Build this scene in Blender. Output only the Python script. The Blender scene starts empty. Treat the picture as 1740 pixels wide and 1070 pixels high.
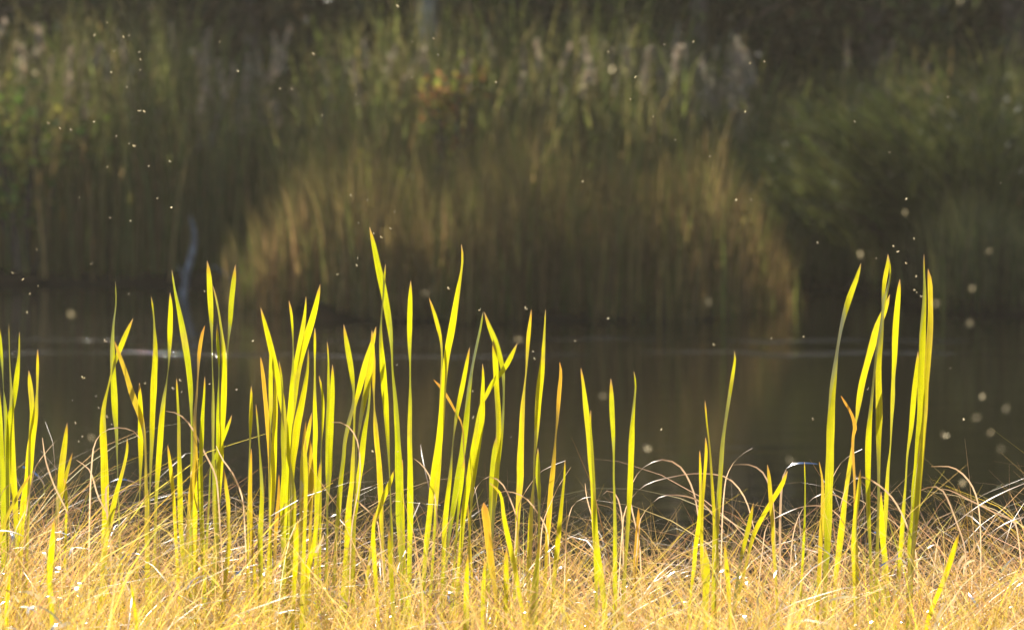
import bpy, math, random
import numpy as np
from mathutils import Vector, Matrix
R = math.radians
rng = np.random.default_rng(11)
random.seed(11)
scene = bpy.context.scene
COL = scene.collection

# ---------------------------------------------------------------- camera
H = 1.6                      # eye height over the water
FPX = 6000.0                 # focal length in photograph pixels (photo is 1740 wide)
YH = 176.0                   # photograph row of the horizon
PITCH = math.atan((535 - YH) / FPX)
cam_d = bpy.data.cameras.new("camera")
cam = bpy.data.objects.new("camera", cam_d); COL.objects.link(cam)
cam.location = (0, 0, H)
cam.rotation_euler = (R(90) - PITCH, 0, 0)
cam_d.sensor_width = 36
cam_d.lens = FPX / 1740 * 36
cam_d.clip_start = 0.1; cam_d.clip_end = 2000
cam_d.dof.use_dof = True
cam_d.dof.focus_distance = 5.8
cam_d.dof.aperture_fstop = 7.6
cam_d.dof.aperture_blades = 0
scene.camera = cam
CP, SP = math.cos(PITCH), math.sin(PITCH)

def at(x, y, Y):
    """point on the vertical plane Y metres away seen at photo pixel x, y"""
    a = (x - 870) / FPX; b = (535 - y) / FPX
    dy = CP + b * SP; dz = b * CP - SP
    t = Y / dy
    return np.array([a * t, Y, H + dz * t])

# ---------------------------------------------------------------- helpers
def tag(o, label=None, cat=None, group=None, kind=None):
    if label: o['label'] = label
    if cat: o['category'] = cat
    if group: o['group'] = group
    if kind: o['kind'] = kind
    return o

def empty(name, loc, parent=None):
    o = bpy.data.objects.new(name, None); COL.objects.link(o)
    o.location = loc; o.empty_display_size = 0.1
    if parent: o.parent = parent
    return o

def mesh_np(name, V, F, mats, parent=None, tint=None, uv=None, smooth=True, midx=None, origin=None):
    V = np.asarray(V, dtype=np.float32).reshape(-1, 3)
    F = np.asarray(F, dtype=np.int32)
    k = F.shape[1]
    if origin is not None: V = V - np.asarray(origin, dtype=np.float32)
    me = bpy.data.meshes.new(name)
    me.vertices.add(len(V)); me.vertices.foreach_set('co', V.ravel())
    me.loops.add(F.size); me.loops.foreach_set('vertex_index', F.ravel())
    me.polygons.add(len(F)); me.polygons.foreach_set('loop_start', np.arange(len(F), dtype=np.int32) * k)
    if midx is not None: me.polygons.foreach_set('material_index', np.asarray(midx, dtype=np.int32))
    me.polygons.foreach_set('use_smooth', np.full(len(F), smooth))
    me.update(calc_edges=True)
    if tint is not None:
        a = me.attributes.new('tint', 'FLOAT_COLOR', 'POINT')
        c = np.ones((len(V), 4), dtype=np.float32); c[:, :3] = tint
        a.data.foreach_set('color', c.ravel())
    if uv is not None:
        l = me.uv_layers.new(name='uv')
        l.data.foreach_set('uv', np.asarray(uv, dtype=np.float32)[F.ravel()].ravel())
    for m in (mats if isinstance(mats, (list, tuple)) else [mats]): me.materials.append(m)
    me.validate()
    o = bpy.data.objects.new(name, me); COL.objects.link(o)
    if origin is not None and parent is None: o.location = origin
    if parent: o.parent = parent
    return o

def ribbons(P, W, S, tint, ncross=2, cup=0.0):
    """P (N,S,3) centre lines, W (N,S) widths, S (N,S,3) unit side vectors, tint (N,S,3)
       -> verts, quads, tints, uv"""
    N, K, _ = P.shape
    T = np.gradient(P, axis=1)
    T /= np.linalg.norm(T, axis=2, keepdims=True) + 1e-9
    S = S - (S * T).sum(2, keepdims=True) * T
    S /= np.linalg.norm(S, axis=2, keepdims=True) + 1e-9
    Nn = np.cross(T, S)
    u = np.linspace(-0.5, 0.5, ncross)
    V = P[:, :, None, :] + S[:, :, None, :] * (W[:, :, None] * u)[..., None] \
        + Nn[:, :, None, :] * (W[:, :, None] * cup * (1 - (2 * u) ** 2))[..., None]
    idx = np.arange(N * K * ncross).reshape(N, K, ncross)
    F = np.stack([idx[:, :-1, :-1], idx[:, :-1, 1:], idx[:, 1:, 1:], idx[:, 1:, :-1]], -1).reshape(-1, 4)
    t = np.broadcast_to(tint[:, :, None, :], V.shape).reshape(-1, 3)
    uv = np.stack(np.broadcast_arrays(u[None, None, :] + 0.5 + rng.integers(0, 50, N)[:, None, None],
                                      np.linspace(0, 1, K)[None, :, None]), -1).reshape(-1, 2)
    return V.reshape(-1, 3), F, t, uv

def join(*parts):
    V, F, T, U, n = [], [], [], [], 0
    for v, f, t, u in parts:
        V.append(v); F.append(f + n); T.append(t); U.append(u); n += len(v)
    return np.concatenate(V), np.concatenate(F), np.concatenate(T), np.concatenate(U)

def stems(x, y, z0, L, phi0, bend, az, w, tint, K=9, taper=1.0, power=2.0, sideaz=None, tiptint=None, wob=0.0):
    """bundle of growing stems: angle from the vertical goes phi0 -> phi0+bend along the stem"""
    N = len(x)
    t = np.linspace(0, 1, K)
    ph = phi0[:, None] + bend[:, None] * t[None, :] ** power
    azz = az[:, None] + wob * rng.normal(size=(N, 1)) * t[None, :]
    d = np.stack([np.sin(ph) * np.cos(azz), np.sin(ph) * np.sin(azz), np.cos(ph)], -1)
    seg = L[:, None, None] / (K - 1)
    P = np.zeros((N, K, 3)); P[:, 0] = np.stack([x, y, z0], -1)
    P[:, 1:] = P[:, :1] + np.cumsum(0.5 * (d[:, 1:] + d[:, :-1]) * seg, 1)
    sa = sideaz if sideaz is not None else rng.uniform(0, np.pi, N)
    S = np.stack([np.cos(sa), np.sin(sa), np.zeros(N)], -1)[:, None, :] + np.zeros((1, K, 1))
    W = w[:, None] * np.clip(1 - t[None, :] ** 3 * taper, 0.08, 1)
    C = tint[:, None, :] * np.ones((1, K, 1))
    if tiptint is not None:
        m = np.clip((t - 0.6) / 0.4, 0, 1)[None, :, None]
        C = C * (1 - m) + tiptint[:, None, :] * m
    return P, W, S, C

def vary(c, n, s=0.15):
    c = np.array(c)[None, :] * np.exp(rng.normal(size=(n, 1)) * s) * np.exp(rng.normal(size=(n, 3)) * s * 0.35)
    return np.clip(c, 0, 0.95)

def leaves(C, size, tint, aspect=2.2, updown=0.0, azr=None):
    """rhombic leaf faces, one per centre, folded on the mid rib"""
    N = len(C)
    d = rng.normal(size=(N, 3)); d[:, 2] -= updown
    d /= np.linalg.norm(d, axis=1, keepdims=True)
    s = np.cross(d, rng.normal(size=(N, 3))); s /= np.linalg.norm(s, axis=1, keepdims=True)
    n = np.cross(d, s)
    l = size[:, None]; w = l / aspect
    V = np.stack([C - d * l * .5, C + s * w * .5 - d * l * .08 + n * w * .12, C + d * l * .5, C - s * w * .5 - d * l * .08 + n * w * .12], 1).reshape(-1, 3)
    F = np.arange(4 * N).reshape(N, 4)
    t = np.repeat(tint, 4, 0)
    uv = np.tile(np.array([[.5, 0], [1, .5], [.5, 1], [0, .5]]), (N, 1))
    return V, F, t, uv

def tube(pts, rad, n=10, noise=0.0):
    pts = np.asarray(pts, float); K = len(pts)
    T = np.gradient(pts, axis=0); T /= np.linalg.norm(T, axis=1, keepdims=True)
    a = np.cross(T, [0, 1, 0.13]); a /= np.linalg.norm(a, axis=1, keepdims=True)
    b = np.cross(T, a)
    th = np.arange(n) / n * 2 * np.pi
    rr = np.asarray(rad)[:, None] * (1 + noise * rng.normal(size=(K, n)))
    V = pts[:, None] + rr[..., None] * (a[:, None] * np.cos(th)[None, :, None] + b[:, None] * np.sin(th)[None, :, None])
    idx = np.arange(K * n).reshape(K, n)
    F = np.stack([idx[:-1], np.roll(idx[:-1], -1, 1), np.roll(idx[1:], -1, 1), idx[1:]], -1).reshape(-1, 4)
    return V.reshape(-1, 3), F, np.ones((K * n, 3)), np.zeros((K * n, 2))

# ---------------------------------------------------------------- materials
def new_mat(name):
    m = bpy.data.materials.new(name); m.use_nodes = True
    m.node_tree.nodes.clear()
    return m, m.node_tree.nodes, m.node_tree.links

def leaf_material(name, trans=0.6, diff=0.6, tsat=1.0, gloss=0.12, rough=0.3, veins=True, grain=90.0, blotch=0.35):
    m, n, l = new_mat(name)
    at_ = n.new('ShaderNodeAttribute'); at_.attribute_name = 'tint'
    col = at_.outputs['Color']
    uv = n.new('ShaderNodeUVMap'); uv.uv_map = 'uv'
    if veins:
        mp = n.new('ShaderNodeMapping'); mp.inputs['Scale'].default_value = (11, 1.6, 1)
        l.new(uv.outputs[0], mp.inputs[0])
        nz = n.new('ShaderNodeTexNoise'); nz.inputs['Scale'].default_value = 1.0; nz.inputs['Detail'].default_value = 3
        l.new(mp.outputs[0], nz.inputs['Vector'])
        mr = n.new('ShaderNodeMapRange'); mr.inputs[1].default_value = .25; mr.inputs[2].default_value = .75
        mr.inputs[3].default_value = .70; mr.inputs[4].default_value = 1.15
        l.new(nz.outputs['Fac'], mr.inputs[0])
        mx = n.new('ShaderNodeMix'); mx.data_type = 'RGBA'; mx.blend_type = 'MULTIPLY'; mx.inputs[0].default_value = 1
        l.new(col, mx.inputs[6]); l.new(mr.outputs[0], mx.inputs[7]); col = mx.outputs[2]
    tc = n.new('ShaderNodeNewGeometry')
    n2 = n.new('ShaderNodeTexNoise'); n2.inputs['Scale'].default_value = grain; n2.inputs['Detail'].default_value = 2
    l.new(tc.outputs['Position'], n2.inputs['Vector'])
    r2 = n.new('ShaderNodeMapRange'); r2.inputs[1].default_value = .3; r2.inputs[2].default_value = .7
    r2.inputs[3].default_value = 1 - blotch; r2.inputs[4].default_value = 1 + blotch * .4
    l.new(n2.outputs['Fac'], r2.inputs[0])
    m2 = n.new('ShaderNodeMix'); m2.data_type = 'RGBA'; m2.blend_type = 'MULTIPLY'; m2.inputs[0].default_value = 1
    l.new(col, m2.inputs[6]); l.new(r2.outputs[0], m2.inputs[7]); col = m2.outputs[2]
    dm = n.new('ShaderNodeMix'); dm.data_type = 'RGBA'; dm.blend_type = 'MULTIPLY'; dm.inputs[0].default_value = 1
    dm.inputs[7].default_value = (diff, diff, diff, 1); l.new(col, dm.inputs[6])
    d = n.new('ShaderNodeBsdfDiffuse'); l.new(dm.outputs[2], d.inputs[0])
    gm = n.new('ShaderNodeGamma'); gm.inputs[1].default_value = tsat; l.new(col, gm.inputs[0])
    t = n.new('ShaderNodeBsdfTranslucent'); l.new(gm.outputs[0], t.inputs[0])
    ms = n.new('ShaderNodeMixShader'); ms.inputs[0].default_value = trans
    l.new(d.outputs[0], ms.inputs[1]); l.new(t.outputs[0], ms.inputs[2])
    g = n.new('ShaderNodeBsdfGlossy'); g.inputs['Roughness'].default_value = rough
    lw = n.new('ShaderNodeLayerWeight'); lw.inputs[0].default_value = .35
    ml = n.new('ShaderNodeMath'); ml.operation = 'MULTIPLY_ADD'; ml.inputs[1].default_value = gloss * 2.2; ml.inputs[2].default_value = gloss * .3
    l.new(lw.outputs['Fresnel'], ml.inputs[0])
    mg = n.new('ShaderNodeMixShader'); l.new(ml.outputs[0], mg.inputs[0])
    l.new(ms.outputs[0], mg.inputs[1]); l.new(g.outputs[0], mg.inputs[2])
    o = n.new('ShaderNodeOutputMaterial'); l.new(mg.outputs[0], o.inputs[0])
    return m

M_blade = leaf_material('reed_leaf', trans=.72, diff=.55, gloss=.07, rough=.3, grain=60, blotch=.12)
M_grass = leaf_material('dry_grass_blade', trans=.68, diff=1.0, gloss=.04, rough=.4, grain=45, blotch=.2)
M_fleck = leaf_material('shiny_dry_blade', trans=.5, diff=1.0, gloss=.5, rough=.25, grain=45, blotch=.1)
M_far = leaf_material('far_reed', trans=.5, diff=.9, gloss=.02, rough=.5, veins=False, grain=3, blotch=.3)
M_foliage = leaf_material('tree_foliage', trans=.4, diff=.9, gloss=.02, rough=.4, veins=False, grain=2, blotch=.35)

def rough_mat(name, c1, c2, scale, bump=0.4, rough=0.9):
    m, n, l = new_mat(name)
    g = n.new('ShaderNodeNewGeometry')
    nz = n.new('ShaderNodeTexNoise'); nz.inputs['Scale'].default_value = scale; nz.inputs['Detail'].default_value = 8
    l.new(g.outputs['Position'], nz.inputs['Vector'])
    cr = n.new('ShaderNodeValToRGB'); cr.color_ramp.elements[0].color = (*c1, 1); cr.color_ramp.elements[1].color = (*c2, 1)
    cr.color_ramp.elements[0].position = .35; cr.color_ramp.elements[1].position = .68
    l.new(nz.outputs['Fac'], cr.inputs[0])
    b = n.new('ShaderNodeBump'); b.inputs['Strength'].default_value = bump; b.inputs['Distance'].default_value = .05
    l.new(nz.outputs['Fac'], b.inputs['Height'])
    p = n.new('ShaderNodeBsdfPrincipled'); p.inputs['Roughness'].default_value = rough; p.inputs['Specular IOR Level'].default_value = 0.0
    l.new(cr.outputs[0], p.inputs['Base Color']); l.new(b.outputs[0], p.inputs['Normal'])
    o = n.new('ShaderNodeOutputMaterial'); l.new(p.outputs[0], o.inputs[0])
    return m
M_soil = rough_mat('damp_soil', (.022, .015, .009), (.05, .034, .02), 3.0)
M_bark = rough_mat('bark', (.06, .045, .035), (.19, .14, .11), 9.0)
M_palebark = rough_mat('pale_bark', (.22, .19, .16), (.42, .38, .34), 7.0)
M_deadwood = rough_mat('weathered_wood', (.17, .17, .18), (.46, .47, .50), 14.0)

def water_material():
    m, n, l = new_mat('pond_water')
    g = n.new('ShaderNodeNewGeometry')
    mp = n.new('ShaderNodeMapping'); mp.inputs['Scale'].default_value = (.55, 1.6, 1)
    l.new(g.outputs['Position'], mp.inputs[0])
    w1 = n.new('ShaderNodeTexNoise'); w1.inputs['Scale'].default_value = 2.2; w1.inputs['Detail'].default_value = 4
    l.new(mp.outputs[0], w1.inputs['Vector'])
    b1 = n.new('ShaderNodeBump'); b1.inputs['Strength'].default_value = .35; b1.inputs['Distance'].default_value = .012
    l.new(w1.outputs['Fac'], b1.inputs['Height'])
    # a narrow cat's-paw of wind ripples running across the pond
    sx = n.new('ShaderNodeSeparateXYZ'); l.new(g.outputs['Position'], sx.inputs[0])
    wv = n.new('ShaderNodeTexNoise'); wv.inputs['Scale'].default_value = .45; wv.inputs['Detail'].default_value = 3
    mp3 = n.new('ShaderNodeMapping'); mp3.inputs['Scale'].default_value = (1.2, .0, 0); mp3.inputs['Location'].default_value = (4.2, 0, 0)
    l.new(g.outputs['Position'], mp3.inputs[0]); l.new(mp3.outputs[0], wv.inputs['Vector'])
    yo = n.new('ShaderNodeMath'); yo.operation = 'MULTIPLY_ADD'; yo.inputs[1].default_value = 2.4
    l.new(wv.outputs['Fac'], yo.inputs[0]); l.new(sx.outputs['Y'], yo.inputs[2])
    def band(c, w):
        a = n.new('ShaderNodeMath'); a.operation = 'SUBTRACT'; a.inputs[1].default_value = c; l.new(yo.outputs[0], a.inputs[0])
        b = n.new('ShaderNodeMath'); b.operation = 'ABSOLUTE'; l.new(a.outputs[0], b.inputs[0])
        c_ = n.new('ShaderNodeMapRange'); c_.interpolation_type = 'SMOOTHSTEP'; c_.inputs[1].default_value = w; c_.inputs[2].default_value = 0
        c_.inputs[3].default_value = 0; c_.inputs[4].default_value = 1; l.new(b.outputs[0], c_.inputs[0]); return c_.outputs[0]
    ba, bb = band(23.8, .35), band(25.1, .28)
    mxx = n.new('ShaderNodeMath'); mxx.operation = 'MAXIMUM'; l.new(ba, mxx.inputs[0]); l.new(bb, mxx.inputs[1])
    br = n.new('ShaderNodeTexNoise'); br.inputs['Scale'].default_value = 1.1; br.inputs['Detail'].default_value = 3
    mp4 = n.new('ShaderNodeMapping'); mp4.inputs['Scale'].default_value = (.7, 2.5, 0)
    l.new(g.outputs['Position'], mp4.inputs[0]); l.new(mp4.outputs[0], br.inputs['Vector'])
    bm = n.new('ShaderNodeMapRange'); bm.inputs[1].default_value = .42; bm.inputs[2].default_value = .6
    l.new(br.outputs['Fac'], bm.inputs[0])
    mm = n.new('ShaderNodeMath'); mm.operation = 'MULTIPLY'; l.new(mxx.outputs[0], mm.inputs[0]); l.new(bm.outputs[0], mm.inputs[1])
    w2 = n.new('ShaderNodeTexNoise'); w2.inputs['Scale'].default_value = 14; w2.inputs['Detail'].default_value = 3
    mp2 = n.new('ShaderNodeMapping'); mp2.inputs['Scale'].default_value = (.6, 1.6, 1)
    l.new(g.outputs['Position'], mp2.inputs[0]); l.new(mp2.outputs[0], w2.inputs['Vector'])
    hm = n.new('ShaderNodeMath'); hm.operation = 'MULTIPLY'; l.new(w2.outputs['Fac'], hm.inputs[0]); l.new(mm.outputs[0], hm.inputs[1])
    b2 = n.new('ShaderNodeBump'); b2.inputs['Strength'].default_value = 1.0; b2.inputs['Distance'].default_value = .022
    l.new(hm.outputs[0], b2.inputs['Height']); l.new(b1.outputs[0], b2.inputs['Normal'])
    p = n.new('ShaderNodeBsdfPrincipled')
    p.inputs['Base Color'].default_value = (.014, .011, .006, 1); p.inputs['Roughness'].default_value = .07
    p.inputs['IOR'].default_value = 1.33
    l.new(b2.outputs[0], p.inputs['Normal'])
    o = n.new('ShaderNodeOutputMaterial'); l.new(p.outputs[0], o.inputs[0])
    return m
M_water = water_material()

# ---------------------------------------------------------------- terrain and water
def shore(x):
    x = np.asarray(x, float)
    s = lambda a, b, v: np.clip((v - a) / (b - a), 0, 1) ** 2 * (3 - 2 * np.clip((v - a) / (b - a), 0, 1))
    y = 31.2 - 5.2 * s(-2.1, -1.5, x) + 4.2 * s(1.45, 2.1, x) - 3.6 * s(2.9, 3.35, x)
    y = y - 1.2 * s(-6.0, -9.0, x)
    return y + .12 * np.sin(x * 2.3) + .07 * np.sin(x * 5.1 + 1)

def ground_z(x, y):
    ys = shore(x)
    near = .14 - .8 * np.clip((y - 6.25) / 1.6, 0, 1)
    u = y - ys
    far = np.where(u < 0, np.clip(u * .35, -.7, 0), np.minimum(u * .25, .10) + np.clip(u - 2.2, 0, 60) * .10)
    z = np.where(y < 14, near, far)
    return z + .02 * np.sin(x * 3.1 + y * 1.7) * (np.abs(z) < 5)

def axis(lo, hi, fine_lo, fine_hi, step, coarse):
    a = np.arange(fine_lo, fine_hi + 1e-6, step)
    l = fine_lo - np.geomspace(coarse, fine_lo - lo, 14)[::-1]
    h = fine_hi + np.geomspace(coarse, hi - fine_hi, 14)
    return np.concatenate([l, a, h])
gx = axis(-300, 300, -12, 12, .25, .5); gy = axis(-250, 400, 0, 40, .2, .5)
X, Yg = np.meshgrid(gx, gy)
V = np.stack([X, Yg, ground_z(X, Yg)], -1).reshape(-1, 3)
idx = np.arange(X.size).reshape(X.shape)
F = np.stack([idx[:-1, :-1], idx[:-1, 1:], idx[1:, 1:], idx[1:, :-1]], -1).reshape(-1, 4)
tag(mesh_np('ground', V, F, M_soil), kind='structure')
V = np.array([[-250, 6.0, 0], [250, 6.0, 0], [250, 60, 0], [-250, 60, 0]], float)
tag(mesh_np('water', V, np.array([[0, 1, 2, 3]]), M_water, smooth=False), kind='structure')

# ---------------------------------------------------------------- the near reeds, leaf by leaf
GREEN = np.array([.50, .48, .006]); YEL = np.array([.70, .58, .006]); ORA = np.array([.56, .22, .035]); BRN = np.array([.42, .25, .13])
def catmull(pts, n):
    pts = np.asarray(pts, float); K = len(pts)
    d = np.concatenate([[0], np.cumsum(np.linalg.norm(np.diff(pts[:, :3], axis=0), axis=1) + 1e-6)]); d /= d[-1]
    m = np.zeros_like(pts)
    for i in range(K):
        a, b = max(i - 1, 0), min(i + 1, K - 1)
        m[i] = (pts[b] - pts[a]) / (d[b] - d[a])
    t = np.linspace(0, 1, n); j = np.clip(np.searchsorted(d, t) - 1, 0, K - 2)
    h = (d[j + 1] - d[j]); s = ((t - d[j]) / h)[:, None]; h = h[:, None]
    return (2*s**3-3*s**2+1)*pts[j] + (s**3-2*s**2+s)*h*m[j] + (-2*s**3+3*s**2)*pts[j+1] + (s**3-s**2)*h*m[j+1]

def blade(spec, Yp, base_xy, parent, origin):
    """spec: (orange, yellowness, [x,y,w, ...]) in photograph pixels from tip to grass line"""
    ora, yel, a = spec
    pts = np.array(a, float).reshape(-1, 3)
    n = len(pts)
    ysp = (random.random() - .5) * .09; lean = (random.random() - .5) * .10
    P = []
    L = pts[-1, 1] - pts[0, 1]
    px_m = FPX / Yp
    for i, (x, y, w) in enumerate(pts):
        s = (pts[-1, 1] - y) / max(L, 1)
        Yb = Yp + ysp * .5 + lean * s
        p = at(x, y, Yb)
        P.append([*p, w / FPX * Yb * .86])
    wmax = max(q[3] for q in P)
    last, prev = np.array(P[-1][:3]), np.array(P[-2][:3])
    zg = float(ground_z(base_xy[0], base_xy[1])) - .02
    bx, by = base_xy[0] + ysp * .2, base_xy[1] + ysp * .3
    sl = (last - prev); sl = sl / max(abs(sl[2]), 1e-3)
    h = last[2] - zg
    mid = last + sl * h * .3; mid[0] = mid[0] * .7 + (last[0] + (bx - last[0]) * .35) * .3
    low = np.array([bx + (mid[0] - bx) * .3, by + (mid[1] - by) * .3, zg + h * .22])
    P += [[*mid, wmax * .95], [*low, wmax * .95], [bx, by, zg, wmax * .9]]
    C = catmull(P, 90)
    c = C[:, :3]; w = np.clip(C[:, 3], .0012, None)
    dist = np.concatenate([[0], np.cumsum(np.linalg.norm(np.diff(c, axis=0), axis=1))])
    Wt = wmax * np.clip(dist / .10, 0.03, 1) ** .6
    w[0] = .0006
    Wt = np.maximum(Wt, w)
    th = np.arccos(np.clip(w / Wt, .05, 1)) * (1 if random.random() < .5 else -1)
    T = np.gradient(c, axis=0); T /= np.linalg.norm(T, axis=1, keepdims=True)
    sx = np.cross(T, [0, 1, 0]); sx /= np.linalg.norm(sx, axis=1, keepdims=True)
    S = sx * np.cos(th)[:, None] + np.cross(T, sx) * np.sin(th)[:, None]
    col = GREEN * np.array([.9, 1, 1]) + (YEL - GREEN) * np.clip(yel * .9 + random.gauss(0, .22), 0, 1)
    cc = np.tile(col, (len(c), 1)) * math.exp(random.gauss(0, .05))
    # greener towards the wet foot, dried brown and orange at the tip
    g = np.clip((dist - .28) / .4, 0, 1)[:, None] * .6
    cc = cc * (1 - g) + np.array([.24, .36, .015]) * g
    k = np.clip(1 - dist / (.012 + .018 * random.random()), 0, 1)[:, None]
    cc = cc * (1 - k) + ORA * k
    k = np.clip(1 - dist / (.010), 0, 1)[:, None]
    cc = cc * (1 - k) + BRN * k
    o = ((ora ** 2) * np.clip(1.1 - dist / (dist[-1] * .42), 0, 1))[:, None]
    cc = cc * (1 - o * .85) + ORA * o * .85
    # brown spots and dry patches
    for _ in range(random.choice([0, 1, 1, 2, 3])):
        s0 = random.uniform(.03, .8) * dist[-1]
        b_ = (random.uniform(.25, .6) * np.exp(-((dist - s0) / random.uniform(.004, .02)) ** 2))[:, None]
        cc = cc * (1 - b_) + np.array([.45, .30, .06]) * b_
    # small waver of the leaf edges and of the leaf itself
    Wt = Wt * (1 + .05 * np.sin(dist * random.uniform(40, 90) + random.random() * 6) * np.clip(dist / .1, 0, 1))
    v, f, t, u = ribbons(c[None], Wt[None], S[None], cc[None], ncross=5, cup=random.uniform(.03, .08))
    # reddish drying along the margins of some leaves
    e = (np.abs(u[:, 0] % 1 - .5) > .45) | (np.abs(u[:, 0] - np.round(u[:, 0])) < .05)
    t = np.array(t); mrg = (.12 + .5 * ora) * e[:, None]
    t = t * (1 - mrg) + np.array([.80, .52, .06]) * mrg
    u[:, 1] *= dist[-1] * 6
    return mesh_np('leaf', v - np.array(origin), f, M_blade, parent=parent, tint=t, uv=u)

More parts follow.
